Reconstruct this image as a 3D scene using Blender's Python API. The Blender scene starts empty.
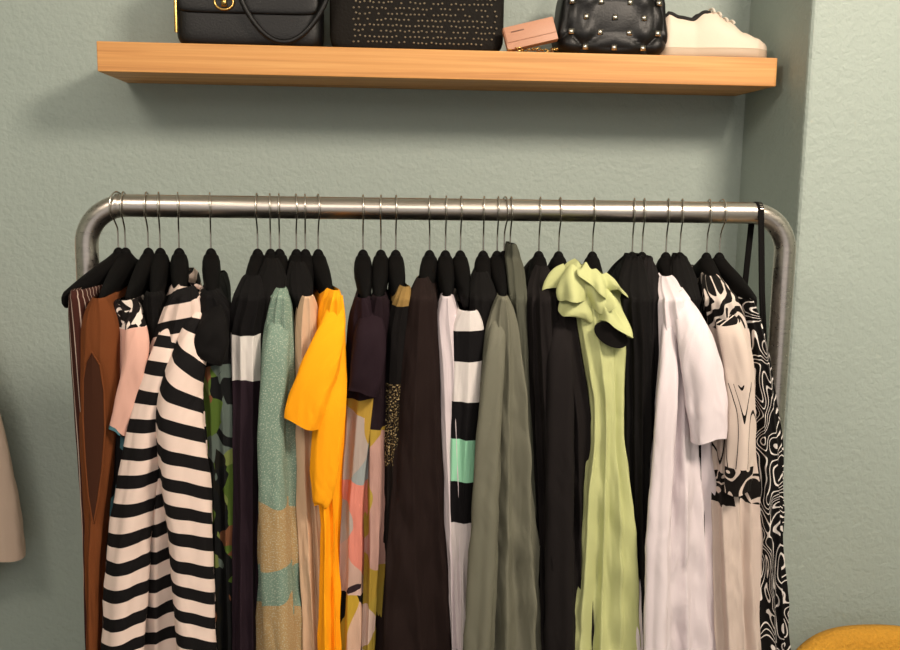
import bpy, math, random
from mathutils import Vector, Matrix, noise
random.seed(4)
S=bpy.context.scene
try:
    S.view_settings.view_transform='Standard'
except Exception: pass

# ---------------------------------------------------------------- camera
F=950.0; C=Vector((0,0,1.70))
yaw=math.radians(4.5); pit=math.radians(8.5); rol=math.radians(0.8)
fw=Vector((math.sin(yaw)*math.cos(pit),math.cos(yaw)*math.cos(pit),-math.sin(pit)))
r0=Vector((math.cos(yaw),-math.sin(yaw),0)); u0=r0.cross(fw)
rt=r0*math.cos(rol)+u0*math.sin(rol); up=-r0*math.sin(rol)+u0*math.cos(rol)
cam=bpy.data.cameras.new('camera'); co=bpy.data.objects.new('camera',cam); S.collection.objects.link(co)
cam.sensor_width=36; cam.lens=36*F/900; cam.clip_start=.02
m=Matrix.Identity(4)
for i in range(3):
    m[i][0]=rt[i]; m[i][1]=up[i]; m[i][2]=-fw[i]; m[i][3]=C[i]
co.matrix_world=m
S.camera=co
def at(u,v,y):
    "surveyed point of the photo on the vertical plane Y=y"
    d=fw+rt*((u-450)/F)-up*((v-325)/F)
    return C+d*(y/d.y)
def pr(p):
    d=Vector(p)-C; w=d.dot(fw)
    return 450+F*d.dot(rt)/w, 325-F*d.dot(up)/w

YB=1.84; RB=.0212; ZB=at(450,209.5,YB).z; YW=2.45

# ---------------------------------------------------------------- materials
def s2l(c):
    if isinstance(c,str):
        c=c.lstrip('#'); c=[int(c[i:i+2],16)/255 for i in (0,2,4)]
    return tuple(((x/12.92) if x<=.04045 else ((x+.055)/1.055)**2.4) for x in c)+(1,)
class NT:
    def __init__(s,name,rough=.85):
        s.m=bpy.data.materials.new(name); s.m.use_nodes=True; s.t=s.m.node_tree; s.n=s.t.nodes
        s.b=s.n['Principled BSDF']; s.b.inputs['Roughness'].default_value=rough
    def l(s,a,b): s.t.links.new(a,b)
    def set(s,i,v):
        if isinstance(v,bpy.types.NodeSocket): s.l(v,i)
        else: i.default_value=v
    def math(s,op,a,b=0,c=0):
        n=s.n.new('ShaderNodeMath'); n.operation=op
        for i,x in enumerate((a,b,c)): s.set(n.inputs[i],x)
        return n.outputs[0]
    def uv(s):
        n=s.n.new('ShaderNodeUVMap'); n.uv_map='UVMap'
        x=s.n.new('ShaderNodeSeparateXYZ'); s.l(n.outputs[0],x.inputs[0])
        return n.outputs[0],x.outputs[0],x.outputs[1]
    def noise(s,vec,scale,detail=2,dist=0,rough=.5):
        n=s.n.new('ShaderNodeTexNoise'); s.l(vec,n.inputs['Vector'])
        n.inputs['Scale'].default_value=scale; n.inputs['Detail'].default_value=detail
        n.inputs['Distortion'].default_value=dist; n.inputs['Roughness'].default_value=rough
        return n.outputs['Fac']
    def mapv(s,vec,sc):
        n=s.n.new('ShaderNodeMapping'); s.l(vec,n.inputs[0]); n.inputs['Scale'].default_value=sc; return n.outputs[0]
    def obj(s):
        return s.n.new('ShaderNodeTexCoord').outputs['Object']
    def ramp(s,fac,stops,interp='CONSTANT'):
        n=s.n.new('ShaderNodeValToRGB'); s.l(fac,n.inputs[0]); r=n.color_ramp; r.interpolation=interp
        r.elements[0].position=stops[0][0]; r.elements[0].color=s2l(stops[0][1])
        r.elements[1].position=stops[1][0]; r.elements[1].color=s2l(stops[1][1])
        for p,c in stops[2:]:
            e=r.elements.new(min(p,1)); e.color=s2l(c)
        return n.outputs[0]
    def mix(s,f,a,b,mode='MIX'):
        n=s.n.new('ShaderNodeMix'); n.data_type='RGBA'; n.blend_type=mode
        s.set(n.inputs[0],f)
        s.set(n.inputs[6],s2l(a) if not isinstance(a,bpy.types.NodeSocket) else a)
        s.set(n.inputs[7],s2l(b) if not isinstance(b,bpy.types.NodeSocket) else b)
        return n.outputs[2]
    def bump(s,h,st,dist):
        n=s.n.new('ShaderNodeBump'); n.inputs['Strength'].default_value=st; n.inputs['Distance'].default_value=dist
        s.l(h,n.inputs['Height']); s.l(n.outputs[0],s.b.inputs['Normal'])
    def col(s,c): s.set(s.b.inputs['Base Color'],c if isinstance(c,bpy.types.NodeSocket) else s2l(c))

def cloth(name,c,rough=.85,wr=.5,sheen=.0,spec=.15):
    t=NT(name,rough); vec,u,v=t.uv()
    t.col(c(t,vec,u,v) if callable(c) else c)
    a=t.noise(t.mapv(vec,(16,5,1)),1,2,.8); b=t.noise(vec,700,1)
    h=t.math('ADD',a,t.math('MULTIPLY',b,.04))
    t.bump(h,wr,.017)
    t.b.inputs['Sheen Weight'].default_value=sheen; t.b.inputs['Specular IOR Level'].default_value=spec
    return t.m
def plain(name,c,rough=.5,metal=0,bs=0,bst=.2,spec=.5):
    t=NT(name,rough); t.col(c); t.b.inputs['Metallic'].default_value=metal; t.b.inputs['Specular IOR Level'].default_value=spec
    if bs:
        t.bump(t.noise(t.obj(),bs,3),bst,.002)
    return t.m
PX=.00178
def blocks(v0,lst,wob=.0):
    def f(t,vec,u,v):
        x=v
        if wob: x=t.math('ADD',v,t.math('MULTIPLY',t.math('SUBTRACT',t.noise(vec,9,1),.5),wob))
        return t.ramp(x,[(max(0,(p-v0)*PX),c) for p,c in lst])
    return f
def stripes(p,a,b,duty=.5,wob=.012,skew=0.):
    def f(t,vec,u,v):
        x=t.math('ADD',v,t.math('MULTIPLY',t.math('SUBTRACT',t.noise(vec,8,1),.5),wob))
        x=t.math('ADD',x,t.math('MULTIPLY',u,skew))
        fr=t.math('FRACT',t.math('DIVIDE',x,p))
        return t.mix(t.math('GREATER_THAN',fr,duty),a,b)
    return f
def pin(p,a,b,duty=.85):
    def f(t,vec,u,v):
        fr=t.math('FRACT',t.math('DIVIDE',u,p))
        return t.mix(t.math('GREATER_THAN',fr,duty),a,b)
    return f
def blobs(sc,pal,str_=(1,1,1),dist=1.5,det=1,w=0):
    def f(t,vec,u,v):
        n=t.n.new('ShaderNodeTexVoronoi'); n.inputs['Scale'].default_value=sc
        d=t.n.new('ShaderNodeVectorMath'); d.operation='SCALE'; d.inputs['Scale'].default_value=.06*dist
        nz=t.n.new('ShaderNodeTexNoise'); nz.inputs['Scale'].default_value=sc*.8; nz.inputs['Detail'].default_value=0; t.l(vec,nz.inputs['Vector']); t.l(nz.outputs['Color'],d.inputs[0])
        ad=t.n.new('ShaderNodeVectorMath'); ad.operation='ADD'; t.l(t.mapv(vec,str_),ad.inputs[0]); t.l(d.outputs[0],ad.inputs[1]); t.l(ad.outputs[0],n.inputs['Vector'])
        x=t.n.new('ShaderNodeSeparateXYZ'); t.l(n.outputs['Color'],x.inputs[0])
        k=len(pal); return t.ramp(x.outputs[0],[(i/k,c) for i,c in enumerate(pal)])
    return f
def squig(sc,a,b,freq=34,th=.72,str_=(1,1,1)):
    def f(t,vec,u,v):
        n=t.noise(t.mapv(vec,str_),sc,0,.9)
        return t.mix(t.math('GREATER_THAN',t.math('SINE',t.math('MULTIPLY',n,freq)),th),a,b)
    return f
def sel(v0,segs):
    "segs: (start_px, colour or pattern) down the garment"
    def f(t,vec,u,v):
        cur=None
        vv=t.math('ADD',v,t.math('MULTIPLY',t.math('SUBTRACT',t.noise(vec,14,1),.5),.03))
        for p,c in segs:
            s=c(t,vec,u,v) if callable(c) else c
            if cur is None: cur=s
            else: cur=t.mix(t.math('GREATER_THAN',vv,(p-v0)*PX),cur,s)
        return cur
    return f

# ---------------------------------------------------------------- mesh builder
class MB:
    def __init__(s): s.v=[];s.f=[];s.uv=[];s.mi=[]
    def grid(s,P,UV=None,mi=0):
        o=len(s.v); R=len(P); K=len(P[0])
        for r in P: s.v+= [tuple(p) for p in r]
        for i in range(R-1):
            for j in range(K-1):
                s.f.append((o+i*K+j,o+i*K+j+1,o+(i+1)*K+j+1,o+(i+1)*K+j)); s.mi.append(mi)
                if UV: s.uv.append((UV[i][j],UV[i][j+1],UV[i+1][j+1],UV[i+1][j]))
                else: s.uv.append(((j*.02,i*.02),(j*.02+.02,i*.02),(j*.02+.02,i*.02+.02),(j*.02,i*.02+.02)))
    def fan(s,c,ring,mi=0):
        o=len(s.v); s.v.append(tuple(c)); s.v+=[tuple(p) for p in ring]; n=len(ring)
        for i in range(n-1):
            s.f.append((o,o+1+i,o+2+i)); s.mi.append(mi); s.uv.append(((0,0),(.01,0),(.01,.01)))
    def box(s,c,d,mi=0,rot=None):
        o=len(s.v); c=Vector(c)
        for x in(-1,1):
            for y in(-1,1):
                for z in(-1,1):
                    p=Vector((x*d[0]/2,y*d[1]/2,z*d[2]/2))
                    if rot: p=rot@p
                    s.v.append(tuple(c+p))
        for q in((0,1,3,2),(4,6,7,5),(0,4,5,1),(2,3,7,6),(0,2,6,4),(1,5,7,3)):
            s.f.append(tuple(o+i for i in q)); s.mi.append(mi); s.uv.append(((0,0),(.1,0),(.1,.1),(0,.1)))
    def tube(s,path,r,n=10,mi=0,closed=False,sq=1):
        path=[Vector(p) for p in path]; N=len(path); P=[];UV=[]; L=0; ref=None
        for i,p in enumerate(path):
            if closed: t=path[(i+1)%N]-path[(i-1)%N]
            else: t=path[min(i+1,N-1)]-path[max(i-1,0)]
            t.normalize()
            if ref is None:
                ref=Vector((1,0,0)) if abs(t.x)<.8 else Vector((0,1,0))
            a=(ref-t*ref.dot(t)).normalized(); ref=a; b=t.cross(a)
            if i: L+=(p-path[i-1]).length
            rr=r(i/(N-1)) if callable(r) else r
            P.append([p+(a*math.cos(2*math.pi*k/n)+b*sq*math.sin(2*math.pi*k/n))*rr for k in range(n+1)])
            UV.append([(k/n*.1,L) for k in range(n+1)])
        if closed: P.append(P[0]); UV.append(UV[0])
        s.grid(P,UV,mi)
        if not closed:
            s.fan(path[0],P[0],mi); s.fan(path[-1],P[-1],mi)
    def sell(s,c,abc,e1=.3,e2=.3,n=48,mm=32,mi=0,disp=None):
        def sp(x,e): return math.copysign(abs(x)**e,x)
        P=[]
        for i in range(mm+1):
            ph=-math.pi/2+math.pi*i/mm; row=[]
            for j in range(n+1):
                th=2*math.pi*j/n
                p=Vector((abc[0]*sp(math.cos(ph),e1)*sp(math.cos(th),e2),abc[1]*sp(math.cos(ph),e1)*sp(math.sin(th),e2),abc[2]*sp(math.sin(ph),e1)))
                if disp: p=disp(p)
                row.append(Vector(c)+p)
            P.append(row)
        s.grid(P,None,mi)
    def done(s,name,mats,smooth=True,parent=None,bevel=0):
        me=bpy.data.meshes.new(name); me.from_pydata(s.v,[],s.f)
        ul=me.uv_layers.new(name='UVMap'); k=0
        for q in s.uv:
            for x in q:
                ul.data[k].uv=x; k+=1
        for m_ in mats: me.materials.append(m_)
        for i,p in enumerate(me.polygons):
            p.material_index=s.mi[i]; p.use_smooth=smooth
        ob=bpy.data.objects.new(name,me); S.collection.objects.link(ob)
        if parent: ob.parent=parent
        if bevel:
            b=ob.modifiers.new('bevel','BEVEL'); b.width=bevel; b.segments=3; b.limit_method='ANGLE'
        return ob

def boxobj(name,x0,x1,y0,y1,z0,z1,mat,bevel=0):
    b=MB(); b.box(((x0+x1)/2,(y0+y1)/2,(z0+z1)/2),(x1-x0,y1-y0,z1-z0)); return b.done(name,[mat],False,bevel=bevel)

# ---------------------------------------------------------------- room
def wallmat(name,c1,c2):
    t=NT(name,.6); o=t.obj()
    n=t.noise(o,1.6,3); t.col(t.mix(n,c1,c2))
    a=t.noise(o,85,3,.3); b=t.noise(o,36,2,.4)
    t.bump(t.math('ADD',a,t.math('MULTIPLY',b,.6)),.42,.006)
    return t.m
WM=wallmat('painted_plaster_sage_teal','#9aa69f','#a0aba4')
WM2=WM
XC=at(744,120,YW).x; YC=2.09
boxobj('wall_back',-2.3,XC+.02,YW,YW+.12,0,3.1,WM)
boxobj('wall_column',XC,2.32,YC,YW+.12,0,3.1,WM2,bevel=.012)
boxobj('wall_left',-2.42,-2.3,-2.6,YW+.12,0,3.1,WM)
boxobj('wall_right',2.2,2.32,-2.6,YC,0,3.1,WM)
t=NT('ceiling_paint',.9); t.col('#dcdad4'); t.bump(t.noise(t.obj(),60,2),.1,.003)
boxobj('ceiling',-2.42,2.32,-2.6,YW+.12,3.1,3.2,t.m)
t=NT('floor_concrete',.5); t.col(t.mix(t.noise(t.obj(),3,5),'#8c857c','#a19a8f'))
boxobj('floor',-2.42,2.32,-2.6,YW+.12,-.1,0,t.m)
bbm=plain('trim_paint','#d8d6d0',.5,bs=40)
boxobj('baseboard_back',-2.3,XC,YW-.015,YW,0,.09,bbm)
boxobj('baseboard_column',XC+.0,2.2,YC-.015,YC,0,.09,bbm)

# ---------------------------------------------------------------- shelf
YS=2.20
t=NT('oak_veneer',.5); o=t.obj()
n=t.noise(t.mapv(o,(1.2,22,55)),1.6,5,.6); n2=t.noise(t.mapv(o,(3,60,190)),1.5,3)
t.col(t.mix(t.math('MULTIPLY',n2,.35),t.ramp(n,[(.3,'#bd7f41'),(.5,'#d49752'),(.7,'#dfa762')],'LINEAR'),'#a66c35'))
t.bump(n2,.08,.002)
SX0=at(97,60,YS).x; SX1=at(777,70,YS).x
ZS=at(440,49.5,YS).z; ZS0=at(440,79,YS).z
shelf=boxobj('floating_shelf',SX0,min(SX1,XC-.004),YS,YW,ZS0,ZS,t.m,bevel=.002)

# ---------------------------------------------------------------- clothes rack
t=NT('brushed_steel',.3); t.b.inputs['Metallic'].default_value=1
o=t.obj(); n=t.noise(t.mapv(o,(2,60,60)),3,4)
t.col(t.mix(n,'#b2aaa1','#cec6bd')); t.set(t.b.inputs['Roughness'],t.math('ADD',t.math('MULTIPLY',n,.2),.2))
steel=t.m
XL=at(87,250,YB).x; XR=at(785,250,YB).x
def arc(cx,cz,r,a0,a1,y,n=14):
    return [Vector((cx+r*math.cos(math.radians(a0+(a1-a0)*i/n)),y,cz+r*math.sin(math.radians(a0+(a1-a0)*i/n)))) for i in range(n+1)]
b=MB(); rr=.075
path=[Vector((XL,YB,.05+.1*i)) for i in range(int((ZB-rr-.05)/.1)+1)]+arc(XL+rr,ZB-rr,rr,180,90,YB)+[Vector((XL+rr+(XR-XL-2*rr)*i/20,YB,ZB)) for i in range(1,20)]+arc(XR-rr,ZB-rr,rr,90,0,YB)+[Vector((XR,YB,z)) for z in [.05+.1*i for i in range(int((ZB-rr-.05)/.1)+1)][::-1]]
b.tube(path,RB,28)
for x in(XL,XR):
    b.tube([Vector((x,YB-.27+.054*i,.0225)) for i in range(11)],RB,20)
b.tube([Vector((XL+(XR-XL)*i/10,YB,.16)) for i in range(11)],RB*.8,20)
for x in (at(118,209,YB).x,at(758,209,YB).x):
    b.tube([Vector((x-.003,YB,ZB)),Vector((x-.0015,YB,ZB)),Vector((x+.0015,YB,ZB)),Vector((x+.003,YB,ZB))],RB+.0012,28)
b.done('clothes_rack',[steel])

# ---------------------------------------------------------------- hangers
hang_b=plain('hanger_black_velvet','#060505',.8,bs=300,spec=.12); wire=plain('hanger_wire','#c4beb6',.25,1)
HA=.185; DROP=.05; ZC=-.098
def zarm(d): return ZC-.006-DROP*(abs(d)/HA)**1.2
hb=MB()
pts=[]; R=.0265; cz=-.001
for i in range(24):
    a=math.radians(-25+265*i/23); pts.append((0,R*math.cos(a),cz+R*math.sin(a)))
pts+=[(0,-.006,-.034),(0,-.001,-.042),(0,0,-.055),(0,0,-.08),(0,0,-.105)]
hb.tube(pts,.0016,8,mi=1)
P=[]
for i in range(41):
    y=-HA+2*HA*i/40; q=abs(y)/HA
    h=.026-.012*q+.008*math.exp(-(y/.02)**2); th=.0175-.0115*q**2
    if q>.97: h*=.55; th*=.5
    zc=zarm(y)-h*.45
    P.append([Vector((th*math.copysign(abs(math.cos(a))**.7,math.cos(a)),y,zc+h*math.copysign(abs(math.sin(a))**.8,math.sin(a)))) for a in [2*math.pi*k/16 for k in range(17)]])
hb.grid(P); hb.fan(P[0][0].lerp(P[0][8],.5),P[0]); hb.fan(P[-1][0].lerp(P[-1][8],.5),P[-1])
hb.sell((0,0,ZC+.004),(.011,.011,.016),1,1,16,10)
hang0=hb.done('clothes_hanger',[hang_b,wire]); hang_me=hang0.data; used=[False]
def hanger(x,psi):
    if not used[0]: ob=hang0; used[0]=True
    else:
        ob=bpy.data.objects.new('clothes_hanger',hang_me); S.collection.objects.link(ob)
    ob.location=(x,YB,ZB); ob.rotation_euler=(0,0,psi)

# ---------------------------------------------------------------- garments
def interp(st,v):
    if v<=st[0][0]: return st[0][1],st[0][2]
    for a,b_ in zip(st,st[1:]):
        if v<=b_[0]:
            k=(v-a[0])/(b_[0]-a[0]); return a[1]+(b_[1]-a[1])*k,a[2]+(b_[2]-a[2])*k
    a,b_=st[-2],st[-1]; k=(v-a[0])/(b_[0]-a[0]); k=1+(k-1)*.6
    return a[1]+(b_[1]-a[1])*k,a[2]+(b_[2]-a[2])*k
def lz(z,L):
    d=ZB+ZC+.018-z
    return max(.045,L*min(1,(max(d,0)/(DROP+.016))**(1/1.25)))
def garment(name,hook,st,mat,L=.215,amp=.006,k=5,seed=0,hem=760,extra=None,mats=None,hang=True,rows=96,rnd=.03,hemw=0,psi=None):
    b=MB(); hx=at(hook,209,YB).x
    z=ZB-.05
    while True:
        if pr((hx,YB-lz(z,L),z))[1]>=st[0][0]: break
        z-=.001
    zt=z; zh=at(450,hem,YB-L).z
    info=[]
    for i in range(rows):
        tt=(i/(rows-1))**1.35; z=zt+(zh-zt)*tt; l=lz(z,L); yf=YB-l
        v=pr((hx,yf,z))[1]; a,c=interp(st,v); a=at(a,v,yf+.02).x; c=at(c,v,yf+.02).x
        info.append([z,l,(a+c)/2,(c-a)/2*(.5+.5*min(1,(zt-z)/.03)**.5),tt])
    sm=[]
    for i in range(rows):
        w=info[max(0,i-2):i+3] if i>2 else info[i:i+1]; sm.append((sum(x[2] for x in w)/len(w),sum(x[3] for x in w)/len(w)))
    rg=random.Random(seed*7+3); p1,p2,p3=[rg.uniform(0,6.28) for _ in range(3)]
    NC=170; P=[];UV=[]
    for i in range(rows):
        z,l,_,_,tt=info[i]; cx,w=sm[i]; w=max(w,.004)
        yf=YB-l; yb=YB+l*.97; r=min(rnd,l*.5); row=[];uvr=[]; g=.25+.75*min(1,tt*1.8)
        am=min(amp*1.5,w*.45)
        for j in range(NC+1):
            a=-1+2*j/NC; sd=-1 if a<0 else 1; q=abs(a)
            if q<.40:
                ph=q/.40*math.pi/2; x=sd*w*math.sin(ph); y=yf+r*(1-math.cos(ph)); nx,ny=sd*math.sin(ph),-math.cos(ph)
            elif q<.96:
                tq=(q-.40)/.56; x=sd*w*(1-.6*tq); y=yf+r+(yb-yf-r)*tq; nx,ny=sd,0
            else:
                tq=(q-.96)/.04; x=sd*w*.4*math.cos(tq*math.pi/2); y=yb+.006*math.sin(tq*math.pi/2); nx,ny=sd,.3
            ym=(y-yf)/(YB-yf)
            bx=cx+(hx-cx)*max(0,min(1.25,ym))
            s1=math.sin(2*math.pi*k*.8*a+p1+1.0*math.sin(2.1*tt+p2))
            f=(1-2*abs(s1)**.8*(1 if s1>0 else .5))*.9+.7*math.sin(2*math.pi*k*.5*a+p2+2*tt)+.8*noise.noise(Vector((a*7,z*4,seed*3.1)))
            f+=.6*noise.noise(Vector((a*9+z*9,z*11-a*5,seed)))
            f+=.16*noise.noise(Vector((a*30-z*20,z*30+a*10,seed)))
            dd=am*g*f*.8
            if q>.9: dd*=(1-q)/.1
            row.append(Vector((bx+x+nx*dd,y+ny*dd*1.4,z)))
        P.append(row)
        u=0; us=[0]
        for j in range(1,NC+1):
            u+=math.hypot(row[j].x-row[j-1].x,row[j].y-row[j-1].y); us.append(u)
        mid=us[NC//2]
        UV.append([(x-mid+seed*.37+3,zt-z) for x in us])
    b.grid(P,UV)
    if extra: extra(b,hx)
    ob=b.done(name,[mat]+(mats or []))
    if hang:
        cx=sm[min(14,rows-1)][0]
        hanger(hx,psi if psi is not None else math.asin(max(-.6,min(.6,(cx-hx)/L))))
    return ob
def sleeve(b,path,mi=0,n=56,rows=44,amp=.1,seed=1,ry=.8,v0=0.0,u0_=0):
    "path: (u,v,Y,halfwidth_px)"
    pts=[]
    for u,v,y,h in path:
        p=at(u,v,y); pts.append((p,h*y/F*1.02))
    P=[];UV=[];L=0;prev=None
    for i in range(rows):
        t=i/(rows-1)*(len(pts)-1); a=min(int(t),len(pts)-2); k=t-a
        def cr(f):
            g=[f(pts[max(a-1,0)]),f(pts[a]),f(pts[a+1]),f(pts[min(a+2,len(pts)-1)])]
            return .5*((2*g[1])+(g[2]-g[0])*k+(2*g[0]-5*g[1]+4*g[2]-g[3])*k*k+(3*g[1]-g[0]-3*g[2]+g[3])*k**3)
        c=Vector((cr(lambda p:p[0].x),cr(lambda p:p[0].y),cr(lambda p:p[0].z))); r=max(.003,cr(lambda p:p[1]))
        if prev is not None: L+=(c-prev).length
        P.append((c,r,L)); prev=c
    rowsP=[]
    for i,(c,r,l) in enumerate(P):
        t=(P[min(i+1,rows-1)][0]-P[max(i-1,0)][0]); t.y=0; t.normalize(); e=Vector((-t.z,0,t.x))
        if e.x<0: e=-e
        row=[];ur=[]
        for j in range(n+1):
            a=2*math.pi*j/n
            f=1+amp*(math.sin(4*a+seed+2.5*i/rows)+.8*noise.noise(Vector((math.cos(a)*2,i*.12,seed)))+1.0*noise.noise(Vector((math.cos(a)*2+l*18,math.sin(a)*2-l*16,seed+5))))*min(1,.3+i/rows)
            # hem edge waves a little
            dz=Vector((t.x,0,t.z))*(.004*math.sin(2*a+seed)*(i/rows)**4)
            row.append(c+dz+e*r*f*math.cos(a)+Vector((0,1,0))*r*ry*f*math.sin(a)); ur.append((a*r+seed+u0_,l+v0))
        rowsP.append(row);UV.append(ur)
    b.grid(rowsP,UV,mi)
    cap=rowsP[0]; b.fan(sum(cap[:-1],Vector())/n,cap,mi)
def slv(path,mi=0,**kw):
    def f(b,hx): sleeve(b,path,mi,**kw)
    return f

blk=cloth('black_fabric','#0c0a0a'); 
blk2=cloth('soft_black_knit','#171313')
dk=cloth('black_brown_fabric','#1f1412')
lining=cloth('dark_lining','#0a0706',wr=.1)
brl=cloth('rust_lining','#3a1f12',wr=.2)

# 1 pinstripe
garment('pinstripe_trousers',117,[(290,66,86),(330,68,92),(400,73,98),(520,82,104),(650,86,106)],
  cloth('pinstripe',pin(.013,'#3b1d17','#b09c90',.84)),L=.21,amp=.002,k=3,seed=1,hem=800,psi=-.27)
# 2 rust
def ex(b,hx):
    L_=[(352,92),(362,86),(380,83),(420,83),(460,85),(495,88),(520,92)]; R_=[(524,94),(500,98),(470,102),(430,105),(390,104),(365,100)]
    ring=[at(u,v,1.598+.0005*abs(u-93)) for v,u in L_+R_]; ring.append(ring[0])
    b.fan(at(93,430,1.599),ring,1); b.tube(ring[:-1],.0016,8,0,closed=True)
garment('rust_knit_top',124,[(298,88,112),(330,80,120),(400,78,121),(450,79,116),(520,83,106),(560,84,102),(650,86,101)],
  cloth('rust_knit','#6d3c1e'),L=.225,amp=.003,k=3,seed=2,hem=760,extra=ex,mats=[brl])
# 3 print
garment('printed_chiffon_blouse',147,[(300,110,140),(340,110,150),(430,99,150),(510,100,150),(650,99,130)],
  cloth('blouse_print',sel(300,[(0,blobs(45,['#14100f','#e8ddd4','#14100f','#ded0c6','#211a1a'],(1,.4,1))),(330,'#d3a596'),(430,blobs(22,['#151214','#4c777c','#151214','#47707a','#151214'])),(515,blobs(16,['#c9a89c','#d8bcb2','#2a1c1c','#cfae9f']))])),L=.205,amp=.004,k=4,seed=3,
  extra=slv([(130,300,1.66,7),(137,340,1.625,12),(130,390,1.62,12),(119,432,1.62,10)],seed=3,amp=.1,v0=.0))
garment('black_slip_dress',159,[(292,143,166),(330,146,170),(430,135,165),(650,120,160)],blk,L=.195,amp=.003,seed=4)
# 4 striped sweatshirt
st_m=cloth('breton_stripe',stripes(.051,'#121011','#e0cabf',.47,.02,.20),wr=.5)
st_s=cloth('breton_stripe_sleeve',stripes(.049,'#121011','#e0cabf',.48,.015,-.32),wr=.5)
def ex(b,hx):
    sleeve(b,[(195,300,1.655,8),(192,345,1.612,15),(180,400,1.60,22),(184,470,1.598,25),(192,560,1.60,23),(200,700,1.60,20)],1,seed=2,amp=.08)
    sleeve(b,[(182,305,1.66,8),(168,350,1.625,14),(150,410,1.613,16),(138,480,1.61,18),(128,560,1.61,20),(120,700,1.61,20)],0,seed=6,amp=.08)
    b.tube([at(189+14*math.cos(a),291+6*math.sin(a),1.73-.04*math.sin(a)) for a in [2*math.pi*i/20 for i in range(20)]],.0045,8,0,closed=True)
garment('striped_sweatshirt',178,[(286,176,202),(310,166,206),(350,152,207),(400,133,208),(450,122,212),(500,115,215),(650,102,214)],
  st_m,L=.222,amp=.006,k=4,seed=5,extra=ex,mats=[st_s])
# 5 green print w/ black yoke
garment('botanical_print_dress',210,[(290,202,222),(310,194,236),(360,194,236),(400,200,236),(500,204,236),(650,206,238)],
  cloth('botanical_print',sel(290,[(0,'#0c0a0b'),(362,blobs(24,['#101112','#4a5f26','#15140f','#6a7540','#101112','#6d4630','#121314','#55605a'],(1.6,.5,1)))])),L=.212,amp=.004,k=4,seed=6,
  extra=slv([(208,296,1.67,7),(213,320,1.62,14),(211,345,1.612,18),(209,360,1.612,16)],mi=1,seed=3,amp=.12),mats=[blk])
# 6 white/dark
garment('colour_block_dress',257,[(275,240,266),(300,234,268),(330,226,262),(370,227,262),(500,230,262),(650,230,262)],
  cloth('colourblock',blocks(275,[(0,'#0c0a0b'),(324,'#cfc9c4'),(371,'#241820'),(372,'#241820')],.05)),L=.215,amp=.005,k=4,seed=7)
# 7 sage lurex
def sage(t,vec,u,v):
    base=blocks(288,[(0,'#71887a'),(502,'#a68a60'),(556,'#71887a'),(606,'#a68a60')],.12)(t,vec,u,v)
    g=t.math('GREATER_THAN',t.noise(vec,420,1),.6)
    return t.mix(t.math('MULTIPLY',g,.55),base,'#c4c7b4')
garment('lurex_knit_sweater',279,[(288,272,292),(310,266,294),(350,260,297),(500,257,302),(650,256,312)],
  cloth('lurex_knit',sage,rough=.55),L=.216,amp=.005,k=4,seed=8,
  extra=slv([(281,302,1.665,7),(277,345,1.625,13),(272,430,1.614,14),(275,530,1.614,15),(282,690,1.614,15)],seed=4,amp=.09,v0=.02))
garment('black_cardigan',270,[(258,264,284),(285,257,290),(330,258,280),(500,262,285),(650,262,285)],blk,L=.2,amp=.003,seed=9)
# 8 beige
garment('beige_dress',305,[(296,298,318),(340,294,320),(500,296,324),(650,304,330)],
  cloth('beige_crepe','#c6a689'),L=.212,amp=.005,k=4,seed=10)
garment('black_blouse',296,[(262,288,310),(285,286,315),(320,300,314),(650,300,318)],blk,L=.195,amp=.003,seed=11)
# 9 orange
def ex(b,hx):
    sleeve(b,[(337,295,1.65,6),(333,325,1.615,13),(322,362,1.60,19),(311,398,1.597,21),(304,424,1.597,19)],0,seed=4,amp=.1,ry=.55)
    sleeve(b,[(336,330,1.64,9),(332,390,1.606,14),(326,450,1.602,15),(322,496,1.604,10),(320,506,1.606,6)],0,seed=8,amp=.1,ry=.6)
garment('orange_tshirt',318,[(290,328,346),(320,321,347),(380,315,347),(430,312,346),(490,313,344),(520,320,342),(650,319,343)],
  cloth('orange_jersey','#fda615',wr=.6),L=.222,amp=.005,k=4,seed=12,extra=ex)
# 10,11 prints with maroon yoke
pal=['#bd958e','#a89a92','#d08070','#8f9696','#a88838','#bd9c8f','#2e2024','#c4a59b']
garment('patchwork_print_dress',363,[(298,352,374),(330,349,384),(395,343,386),(500,338,372),(650,332,372)],
  cloth('patchwork_print',sel(298,[(0,'#20131a'),(400,blobs(15,pal,(1.3,.7,1),1.2)),(600,blobs(14,['#14110f','#c9a58f','#14110f','#b3912f'],(1,.7,1)))])),L=.212,amp=.004,k=4,seed=13,
  extra=slv([(368,302,1.665,8),(370,330,1.625,15),(367,365,1.618,18),(364,392,1.618,16)],mi=1,seed=3,amp=.12),mats=[cloth('maroon_yoke','#20131a')])
garment('abstract_print_blouse',381,[(296,368,390),(330,361,394),(430,360,390),(560,362,386),(650,360,380)],
  cloth('abstract_print',sel(296,[(0,'#1c1016'),(425,blobs(13,['#b08a80','#9f8838','#c0958c','#85737a','#a08434','#c4aa9e'],(1,.7,1)))])),L=.209,amp=.004,k=4,seed=14)
def tweed(t,vec,u,v):
    return t.ramp(t.noise(vec,300,2),[(0,'#15100e'),(.54,'#6e5c3c'),(.62,'#b8a57c')])
garment('beaded_lace_dress',396,[(286,398,414),(330,386,412),(380,384,410),(460,384,402),(650,384,402)],
  cloth('beaded_lace',sel(286,[(0,'#8c7040'),(302,'#0e0b0b'),(380,tweed),(462,'#15100e')])),L=.215,amp=.003,k=4,seed=15)
# 13 dark dress
garment('dark_brown_maxi_dress',430,[(278,410,430),(300,405,437),(370,397,440),(450,387,443),(550,380,450),(650,374,458)],
  dk,L=.222,amp=.007,k=3,seed=16)
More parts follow.
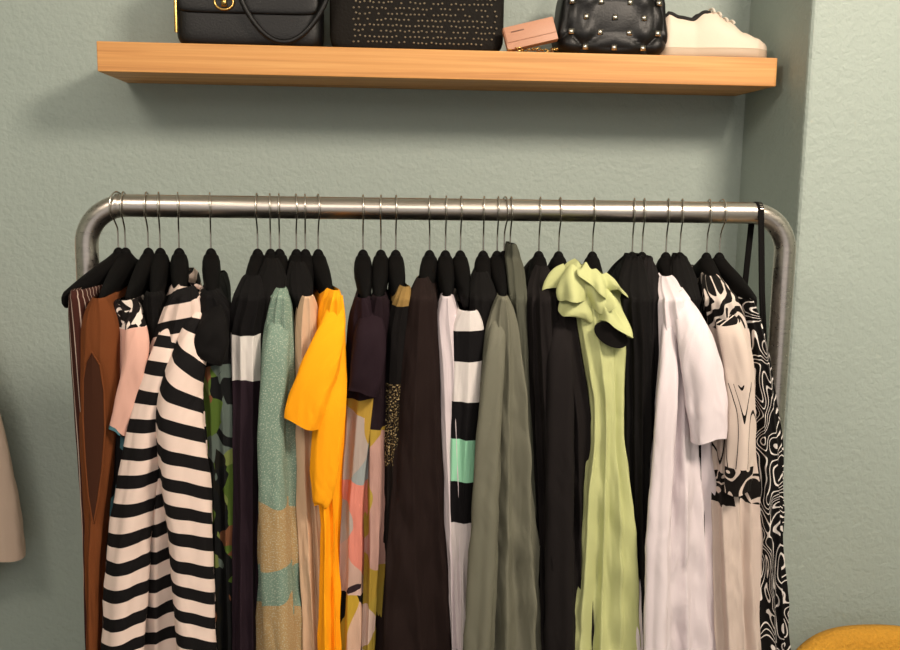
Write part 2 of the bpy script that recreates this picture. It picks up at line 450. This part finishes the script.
# 14 lilac
garment('lilac_camisole',446,[(296,437,455),(320,434,458),(360,438,462),(500,444,466),(650,450,466)],
  cloth('lilac_satin','#cdc1c5',rough=.5),L=.214,amp=.004,k=3,seed=17)
# 15 blocks
garment('colour_block_striped_skirt',461,[(311,452,484),(330,449,485),(400,448,482),(500,446,478),(650,452,476)],
  cloth('block_stripe',blocks(311,[(0,'#d5cecb'),(329,'#0e0c0e'),(361,'#d5cecb'),(400,'#0e0c0e'),(440,'#92cdab'),(484,'#0e0c0e'),(526,'#c6bcbc')],.012)),L=.220,amp=.003,k=3,seed=18)
# black behind
garment('black_tunic',484,[(272,468,490),(300,466,496),(400,470,500),(650,470,500)],blk,L=.2,amp=.003,seed=19)
# 16 olive
ol=cloth('olive_grey_satin','#6a695b',rough=.6)
garment('olive_wrap_dress',498,[(296,494,510),(330,486,519),(400,477,527),(500,470,534),(650,461,546)],
  ol,L=.220,amp=.009,k=4,seed=20,
  extra=slv([(500,302,1.66,6),(496,345,1.622,10),(489,430,1.61,13),(484,540,1.608,15),(477,700,1.606,15)],seed=4,amp=.13))
garment('olive_scarf_blouse',511,[(244,506,518),(270,508,524),(340,512,528),(450,512,532),(650,512,540)],
  cloth('olive_crepe','#4f5045'),L=.2,amp=.004,k=3,seed=21)
# 17/18 black
garment('black_evening_dress',540,[(266,532,550),(290,527,557),(400,530,566),(500,532,574),(650,538,578)],blk2,L=.212,amp=.007,k=4,seed=22)
garment('black_pleated_dress',560,[(296,554,576),(320,550,584),(420,560,602),(520,562,600),(650,560,600)],cloth('black_crepe','#191515'),L=.205,amp=.006,k=4,seed=23,
  extra=slv([(562,300,1.68,7),(560,345,1.635,13),(560,430,1.628,15),(560,560,1.628,16),(562,700,1.628,16)],seed=4,amp=.12))
# 19 green
gm=cloth('lime_cotton','#b9bd86',rough=.7,wr=.5)
def ex(b,hx):
    for (cu,cv,ru,h,fr,sd,wa) in [(595,305,38,32,5,1,.019),(585,288,35,26,6,2.2,.017),(592,277,27,18,5,4,.012)]:
        c=at(cu,cv,1.665); P=[];UV=[]
        rx=ru*1.67/F; ry=.058; hz=h*1.67/F
        for i in range(16):
            t=i/15; row=[];ur=[]
            for j in range(181):
                a=2*math.pi*j/180
                nz=noise.noise(Vector((math.cos(a)*2.2,math.sin(a)*2.2,sd+t*1.2)))
                wv=t**1.3*wa*(math.sin(fr*a+sd+1.6*nz)+.5*math.sin(fr*2.1*a+sd*2+2*nz))
                k=.66+.42*math.sin(t*math.pi*.6)+.15*nz*t
                zz=hz*(.5-t)+t*.009*math.sin(fr*a*1.0+sd*3+2*nz)+.012*nz-math.cos(a)*rx*.30
                row.append(c+Vector(((rx*k+wv)*math.cos(a),(ry*k+wv)*math.sin(a),zz))); ur.append((a*.06,t*.05))
            P.append(row);UV.append(ur)
        b.grid(P,UV,0)
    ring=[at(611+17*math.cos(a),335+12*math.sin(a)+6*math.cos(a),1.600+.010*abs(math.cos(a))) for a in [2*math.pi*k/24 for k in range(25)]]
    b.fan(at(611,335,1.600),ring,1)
garment('green_ruffled_dress',594,[(296,578,608),(320,574,622),(350,580,626),(400,590,622),(450,590,622),(500,583,628),(650,571,636)],
  gm,L=.222,amp=.007,k=4,seed=24,extra=ex,mats=[lining])
# 20 black
garment('black_jacket',634,[(256,624,644),(285,616,652),(350,622,656),(500,626,652),(650,630,654)],blk,L=.212,amp=.005,seed=25)
garment('black_trousers',644,[(256,640,654),(285,636,660),(400,636,656),(650,636,656)],cloth('black_wool','#171415'),L=.2,amp=.004,seed=26)
# 21 shirt
lv=cloth('white_cotton','#d9ced2',rough=.6,wr=.6)
def ex(b,hx):
    sleeve(b,[(676,292,1.66,7),(690,322,1.615,14),(700,360,1.60,19),(706,400,1.597,20),(709,440,1.597,17)],0,seed=7,amp=.1,ry=.6)
    sleeve(b,[(655,273,1.75,4),(658,281,1.73,8),(664,297,1.69,11),(669,308,1.66,8)],0,seed=3,amp=.05,rows=16)
    sleeve(b,[(668,300,1.65,5),(668,380,1.612,11),(662,470,1.61,12),(658,560,1.605,13),(656,690,1.6,14)],0,seed=11,amp=.14)
garment('white_shirt',668,[(276,651,674),(300,655,687),(350,656,702),(440,649,706),(500,641,712),(650,632,718)],
  lv,L=.220,amp=.008,k=4,seed=27,extra=ex)
garment('black_vest',682,[(256,666,686),(285,668,696),(330,690,700),(650,692,704)],blk,L=.2,amp=.003,seed=28)
# 22 cream print
lin=squig(14,'#100d0c','#c9bdb4',44,.55,(1,.7,1)); lin2=squig(9,'#c9b9af','#15110f',38,.90,(1.8,.35,1))
garment('cream_print_kaftan',709,[(276,696,720),(300,702,736),(330,709,750),(400,712,754),(500,711,757),(650,716,762)],
  cloth('kaftan_print',sel(276,[(0,lin),(326,'#c9b9af'),(385,lin2),(474,squig(16,'#15110f','#c9b9af',40,.5)),(506,'#c6b5ab')])),L=.222,amp=.006,k=4,seed=29,
  extra=slv([(720,298,1.665,7),(730,328,1.618,14),(739,370,1.605,15),(741,430,1.6,14),(737,492,1.6,13)],seed=6,amp=.1,v0=.035))
garment('squiggle_print_dress',722,[(300,740,754),(345,746,768),(400,749,778),(450,750,785),(550,754,786),(650,757,790)],
  cloth('squiggle_print',squig(13,'#0e0c0c','#dcd4cf',64,.80,(1.3,.9,1))),L=.212,amp=.005,k=4,seed=30)
hanger(at(505,209,YB).x,.12)

# belt looped over the bar
b=MB(); bx=at(757,209,YB).x; P=[]
pth=[(bx+.012,YB-.05,at(764,350,YB-.05).z),(bx+.004,YB-.04,ZB-.15)]+[(bx,YB-.0225*math.cos(math.radians(a)),ZB+.0225*math.sin(math.radians(a))) for a in range(0,181,15)]+[(bx-.004,YB+.03,ZB-.15),(bx+.004,YB+.03,ZB-.36)]
P=[[Vector(p)+Vector((dx,0,0)) for dx in(-.006,-.002,.002,.006)] for p in pth]
b.grid(P)
b.done('black_fabric_belt',[blk]).modifiers.new('thick','SOLIDIFY').thickness=.002

# ---------------------------------------------------------------- beige coat on a wall peg (mostly out of frame)
bc=cloth('beige_wool','#d0b8a6'); b=MB()
X0=at(-120,300,2.36).x; Zt=1.62; zb=at(10,590,2.33).z
P=[];UV=[]
for i in range(50):
    t=i/49; z=Zt+(zb-Zt)*t; w=.05+.13*min(1,(t/.12))**.6+.02*t; d=.03+.03*min(1,t/.1); row=[];ur=[]
    for j in range(81):
        a=2*math.pi*j/80; f=1+.12*t*math.sin(7*a+1)
        row.append(Vector((X0+w*math.cos(a)*f,2.375+d*math.sin(a)*f,z))); ur.append((a*.15,-z))
    P.append(row);UV.append(ur)
b.grid(P,UV)
sleeve(b,[(-62,262,2.36,10),(-48,330,2.34,20),(-28,410,2.33,26),(-10,490,2.33,26),(0,558,2.33,25)],0,seed=9,amp=.05,ry=.5)
sleeve(b,[(-180,262,2.36,10),(-190,330,2.34,20),(-200,410,2.33,26),(-206,490,2.33,26),(-210,558,2.33,25)],0,seed=5,amp=.05,ry=.5)
pk=MB(); pk.tube([(X0,YW,1.70),(X0,YW-.04,1.70),(X0,YW-.07,1.705),(X0,YW-.08,1.72)],.007,12); pk.tube([(X0,YW-.005,1.70),(X0,YW-.0,1.70)],.022,20)
pk.done('wall_peg',[steel])
b.tube([(X0,2.375,1.61),(X0,2.375,1.66),(X0,2.385,1.69),(X0,2.39,1.708)],.004,8)
b.done('beige_coat',[bc])

# ---------------------------------------------------------------- shelf items
leather=plain('black_leather','#0b0a0b',.45,bs=220,bst=.25,spec=.35); gold=plain('gold_metal','#c9a460',.25,1); silver=plain('silver_metal','#d8d0c4',.25,1)
def sx(u,y=2.24): return at(u,48,y).x
# black handbag
b=MB(); x0,x1=sx(174),sx(322); cx=(x0+x1)/2; hw=(x1-x0)/2; h=.10
b.sell((cx,2.31,ZS+h),(hw,.065,h),.22,.3)
b.sell((cx,2.253,ZS+h*1.35),(hw*.96,.016,h*.62),.2,.4)
for u,r in ((224,.016),):
    c=at(u,2,2.235); b.tube([c+Vector((r*1.3*math.cos(a),0,r*math.sin(a))) for a in [2*math.pi*i/20 for i in range(20)]],.0028,8,1,closed=True); b.box(c,(.012,.006,.02),1)
b.tube([at(238+(i/20)*92,-12+54*math.sin(math.pi*i/20)**.7,2.222) for i in range(21)],.006,10,0)
b.tube([Vector((x0+.004,2.25,ZS+.03)),Vector((x0+.004,2.25,ZS+.1)),Vector((x0+.004,2.26,ZS+.17))],.004,8,1)
b.tube([(cx-.09+.18*i/16,2.31,ZS+.19+.13*math.sin(math.pi*i/16)) for i in range(17)],.007,10,0)
b.done('black_leather_handbag',[leather,gold])
# studded tote
b=MB(); x0,x1=sx(329),sx(505); cx=(x0+x1)/2; hw=(x1-x0)/2; h=.12
b.sell((cx,2.31,ZS+h),(hw,.06,h),.18,.22)
for i in range(32):
    for j in range(17):
        if random.random()<.15: continue
        x=cx-hw*.72+ i*hw*1.6/31+(j%2)*.0035+random.uniform(-.0015,.0015); z=ZS+.020+j*.0125+random.uniform(-.0015,.0015)
        if abs(x-cx)<hw*.93: b.sell((x,2.2495,z),(.0026,.0025,.0022),1,1,8,6,1)
b.tube([(cx-.12+.24*i/20,2.27,ZS+.22+.16*math.sin(math.pi*i/20)) for i in range(21)],.006,10,0)
tote=plain('black_woven_raffia','#14100c',.75,bs=160,bst=.8,spec=.2)
b.done('studded_tote_bag',[tote,plain('pearl_stud','#8f826c',.35,.4)])
# pink wallet on chain
b=MB(); pc=at(530,35,2.225); R_=Matrix.Rotation(math.radians(-14),3,'Y')@Matrix.Rotation(math.radians(-12),3,'X')
b.box(pc,(.118,.02,.052),0,R_); b.box(pc+R_@Vector((0,-.0108,.008)),(.114,.003,.036),0,R_); b.box(pc+R_@Vector((-.028,-.0135,.012)),(.03,.0015,.002),1,R_)
for i in range(15):
    c=Vector((sx(508)+i*.0075,2.214+.004*math.sin(i*1.7),ZS+.0065+.002*math.sin(i)))
    Q=Matrix.Rotation(i*1.1,3,'Z')@Matrix.Rotation(.9*(i%2)+.3,3,'X')
    b.tube([c+Q@Vector((.006*math.cos(a),.004*math.sin(a),0)) for a in [2*math.pi*k/12 for k in range(12)]],.0013,6,2,closed=True)
b.done('pink_chain_wallet',[plain('blush_leather','#b98569',.5,bs=200),plain('wallet_logo','#6b4636',.4),gold],True,bevel=.003)
# quilted bag
b=MB(); x0,x1=sx(557),sx(668); cx=(x0+x1)/2; hw=(x1-x0)/2; h=.085
cell=.050; ST=cell*1.35
def qd(p):
    a=(p.x+p.z)/ST*math.pi; c=(p.x-p.z)/ST*math.pi
    d=.013*(abs(math.sin(a))*abs(math.sin(c)))**.5
    if p.y<0: p.y-=d
    else: p.y+=d
    p.x*=1+.05*math.sin((p.z/h)*2)*-1
    return p
b.sell((cx,2.285,ZS+h),(hw*.97,.055,h),.38,.42,140,90,0,qd)
for i in range(-4,5):
    for j in range(-4,5):
        x=(i+j)*ST/2; z=(i-j)*ST/2
        if abs(x)<hw*.8 and abs(z)<h*.85:
            b.box((cx+x,2.228,ZS+h+z),(.012,.009,.012),1)
b.tube([(cx-.07+.14*i/20,2.28,ZS+.165+.12*math.sin(math.pi*i/20)) for i in range(21)],.005,8,1)
b.done('quilted_studded_bag',[leather,silver])
# sneaker
b=MB(); L_=.262; ox=sx(659,2.27); oy=2.272
def wid(s): return (.030+.008*s+.012*math.sin(min(1,max(0,(s-.3)/.6))*math.pi*.9))*min(1,(max(0,1-s)/.14))**.5*min(1,(s+.012)/.07)**.5
def hei(s):
    kp=[(0,.066),(.06,.090),(.16,.080),(.28,.075),(.38,.094),(.46,.092),(.6,.070),(.75,.044),(.88,.032),(.96,.022),(1,.012)]
    for a,c in zip(kp,kp[1:]):
        if s<=c[0]:
            k=(s-a[0])/(c[0]-a[0]); k=k*k*(3-2*k); return a[1]+(c[1]-a[1])*k
    return .012
def sec(s,sc,z0,hs=1,top=None):
    row=[]
    for j in range(25):
        a=math.pi*j/24
        row.append(Vector((ox+s*L_,oy-wid(s)*sc*math.copysign(abs(math.cos(a))**.75,math.cos(a)),z0+hei(s)*hs*math.sin(a)**.62)))
    return row
N=50; SO=.024
up_=[sec(i/N,.97,ZS+SO-.004) for i in range(N+1)]
left=[r[:9] for r in up_[:22]]; right=[r[16:] for r in up_[:22]]
b.grid(left); b.grid(right); b.grid(up_[21:])
b.grid([r[8:9]+[r[8].lerp(r[16],.5)-Vector((0,0,.028))]+r[16:17] for r in up_[:22]],None,1)
b.fan(up_[0][12]-Vector((0,0,.02)),up_[0])
b.tube([r[8] for r in up_[2:22]]+[r[16] for r in up_[2:22]][::-1],.0048,8,1,closed=True)
for s0 in (.46,.52,.58,.64):
    r=sec(s0,.99,ZS+SO); b.tube([p+Vector((0,0,.001)) for p in r[7:18]],.0028,8,2)
P=[]
for z,k in ((0,.94),(.002,1.05),(.010,1.1),(.020,1.1),(.024,1.03),(.025,.8)):
    P.append([Vector((ox+s*L_,oy-wid(s)*k*sd,ZS+z)) for s,sd in [(i/40,1) for i in range(41)]+[(1-i/40,-1) for i in range(41)]])
for r in P: r.append(r[0])
b.grid(P,None,3)
b.grid([P[-1][:41],P[-1][41:82][::-1]],None,3)
sn=b.done('cream_sneaker',[plain('sneaker_leather','#ddcbb8',.55,bs=200,bst=.15),plain('sneaker_lining','#151210',.8),plain('sneaker_laces','#e6dacb',.8),plain('sneaker_sole','#b8a38d',.6)])

# ---------------------------------------------------------------- mustard chair
t=NT('mustard_boucle',.9); o=t.obj(); n=t.noise(o,130,2); t.col(t.mix(n,'#b3801f','#d89c31')); t.bump(n,.8,.006); mus=t.m
ztop=at(858,628,2.0).z; xl=at(781,650,1.98).x; W_=.225; xc=xl+W_
b=MB()
P=[]
for i in range(41):
    a=math.pi*i/40; row=[]
    px_=-math.cos(a)
    ztp=ztop-.060*abs(px_)**3.2
    x=xc+W_*px_
    for j in range(17):
        q=2*math.pi*j/16
        zz=(ztp+.30)/2+ (ztp-.30)/2*math.copysign(abs(math.sin(q))**.35,math.sin(q))
        th=.04*(1-.6*abs(px_)**6)
        row.append(Vector((x,2.005-.06*px_*px_+th*math.copysign(abs(math.cos(q))**.6,math.cos(q)),zz)))
    P.append(row)
b.grid(P); b.fan(sum(P[0][:-1],Vector())/16,P[0]); b.fan(sum(P[-1][:-1],Vector())/16,P[-1])
b.sell((xc,1.76,.39),(.22,.24,.075),.45,.4)
for sx_ in(-.17,.17):
    for yy in(1.58,1.92):
        b.tube([(xc+sx_,yy,.33),(xc+sx_*1.04,yy,.0)],lambda q:.018-.006*q,12,1)
b.done('mustard_chair',[mus,plain('walnut_leg','#5a3a22',.5)])

# ---------------------------------------------------------------- lights
def area(name,loc,tgt,size,pw,col):
    l=bpy.data.lights.new(name,'AREA'); l.size=size; l.energy=pw; l.color=col
    ob=bpy.data.objects.new(name,l); S.collection.objects.link(ob); ob.location=loc
    ob.rotation_euler=(Vector(tgt)-Vector(loc)).to_track_quat('-Z','Y').to_euler()
area('ceiling_spot_key',(1.3,.3,2.98),(0.3,2.2,1.3),.5,74,(1,.86,.71))
area('ceiling_spot_fill',(-1.1,.3,2.98),(0,2.2,1.2),.7,24,(1,.87,.73))
area('ceiling_panel',(0.2,-.6,3.05),(0.2,1.6,1.2),1.8,34,(1,.90,.78))
w=bpy.data.worlds.new('shop_ambient'); S.world=w; w.use_nodes=True
w.node_tree.nodes['Background'].inputs[0].default_value=(1,.94,.91,1); w.node_tree.nodes['Background'].inputs[1].default_value=.64
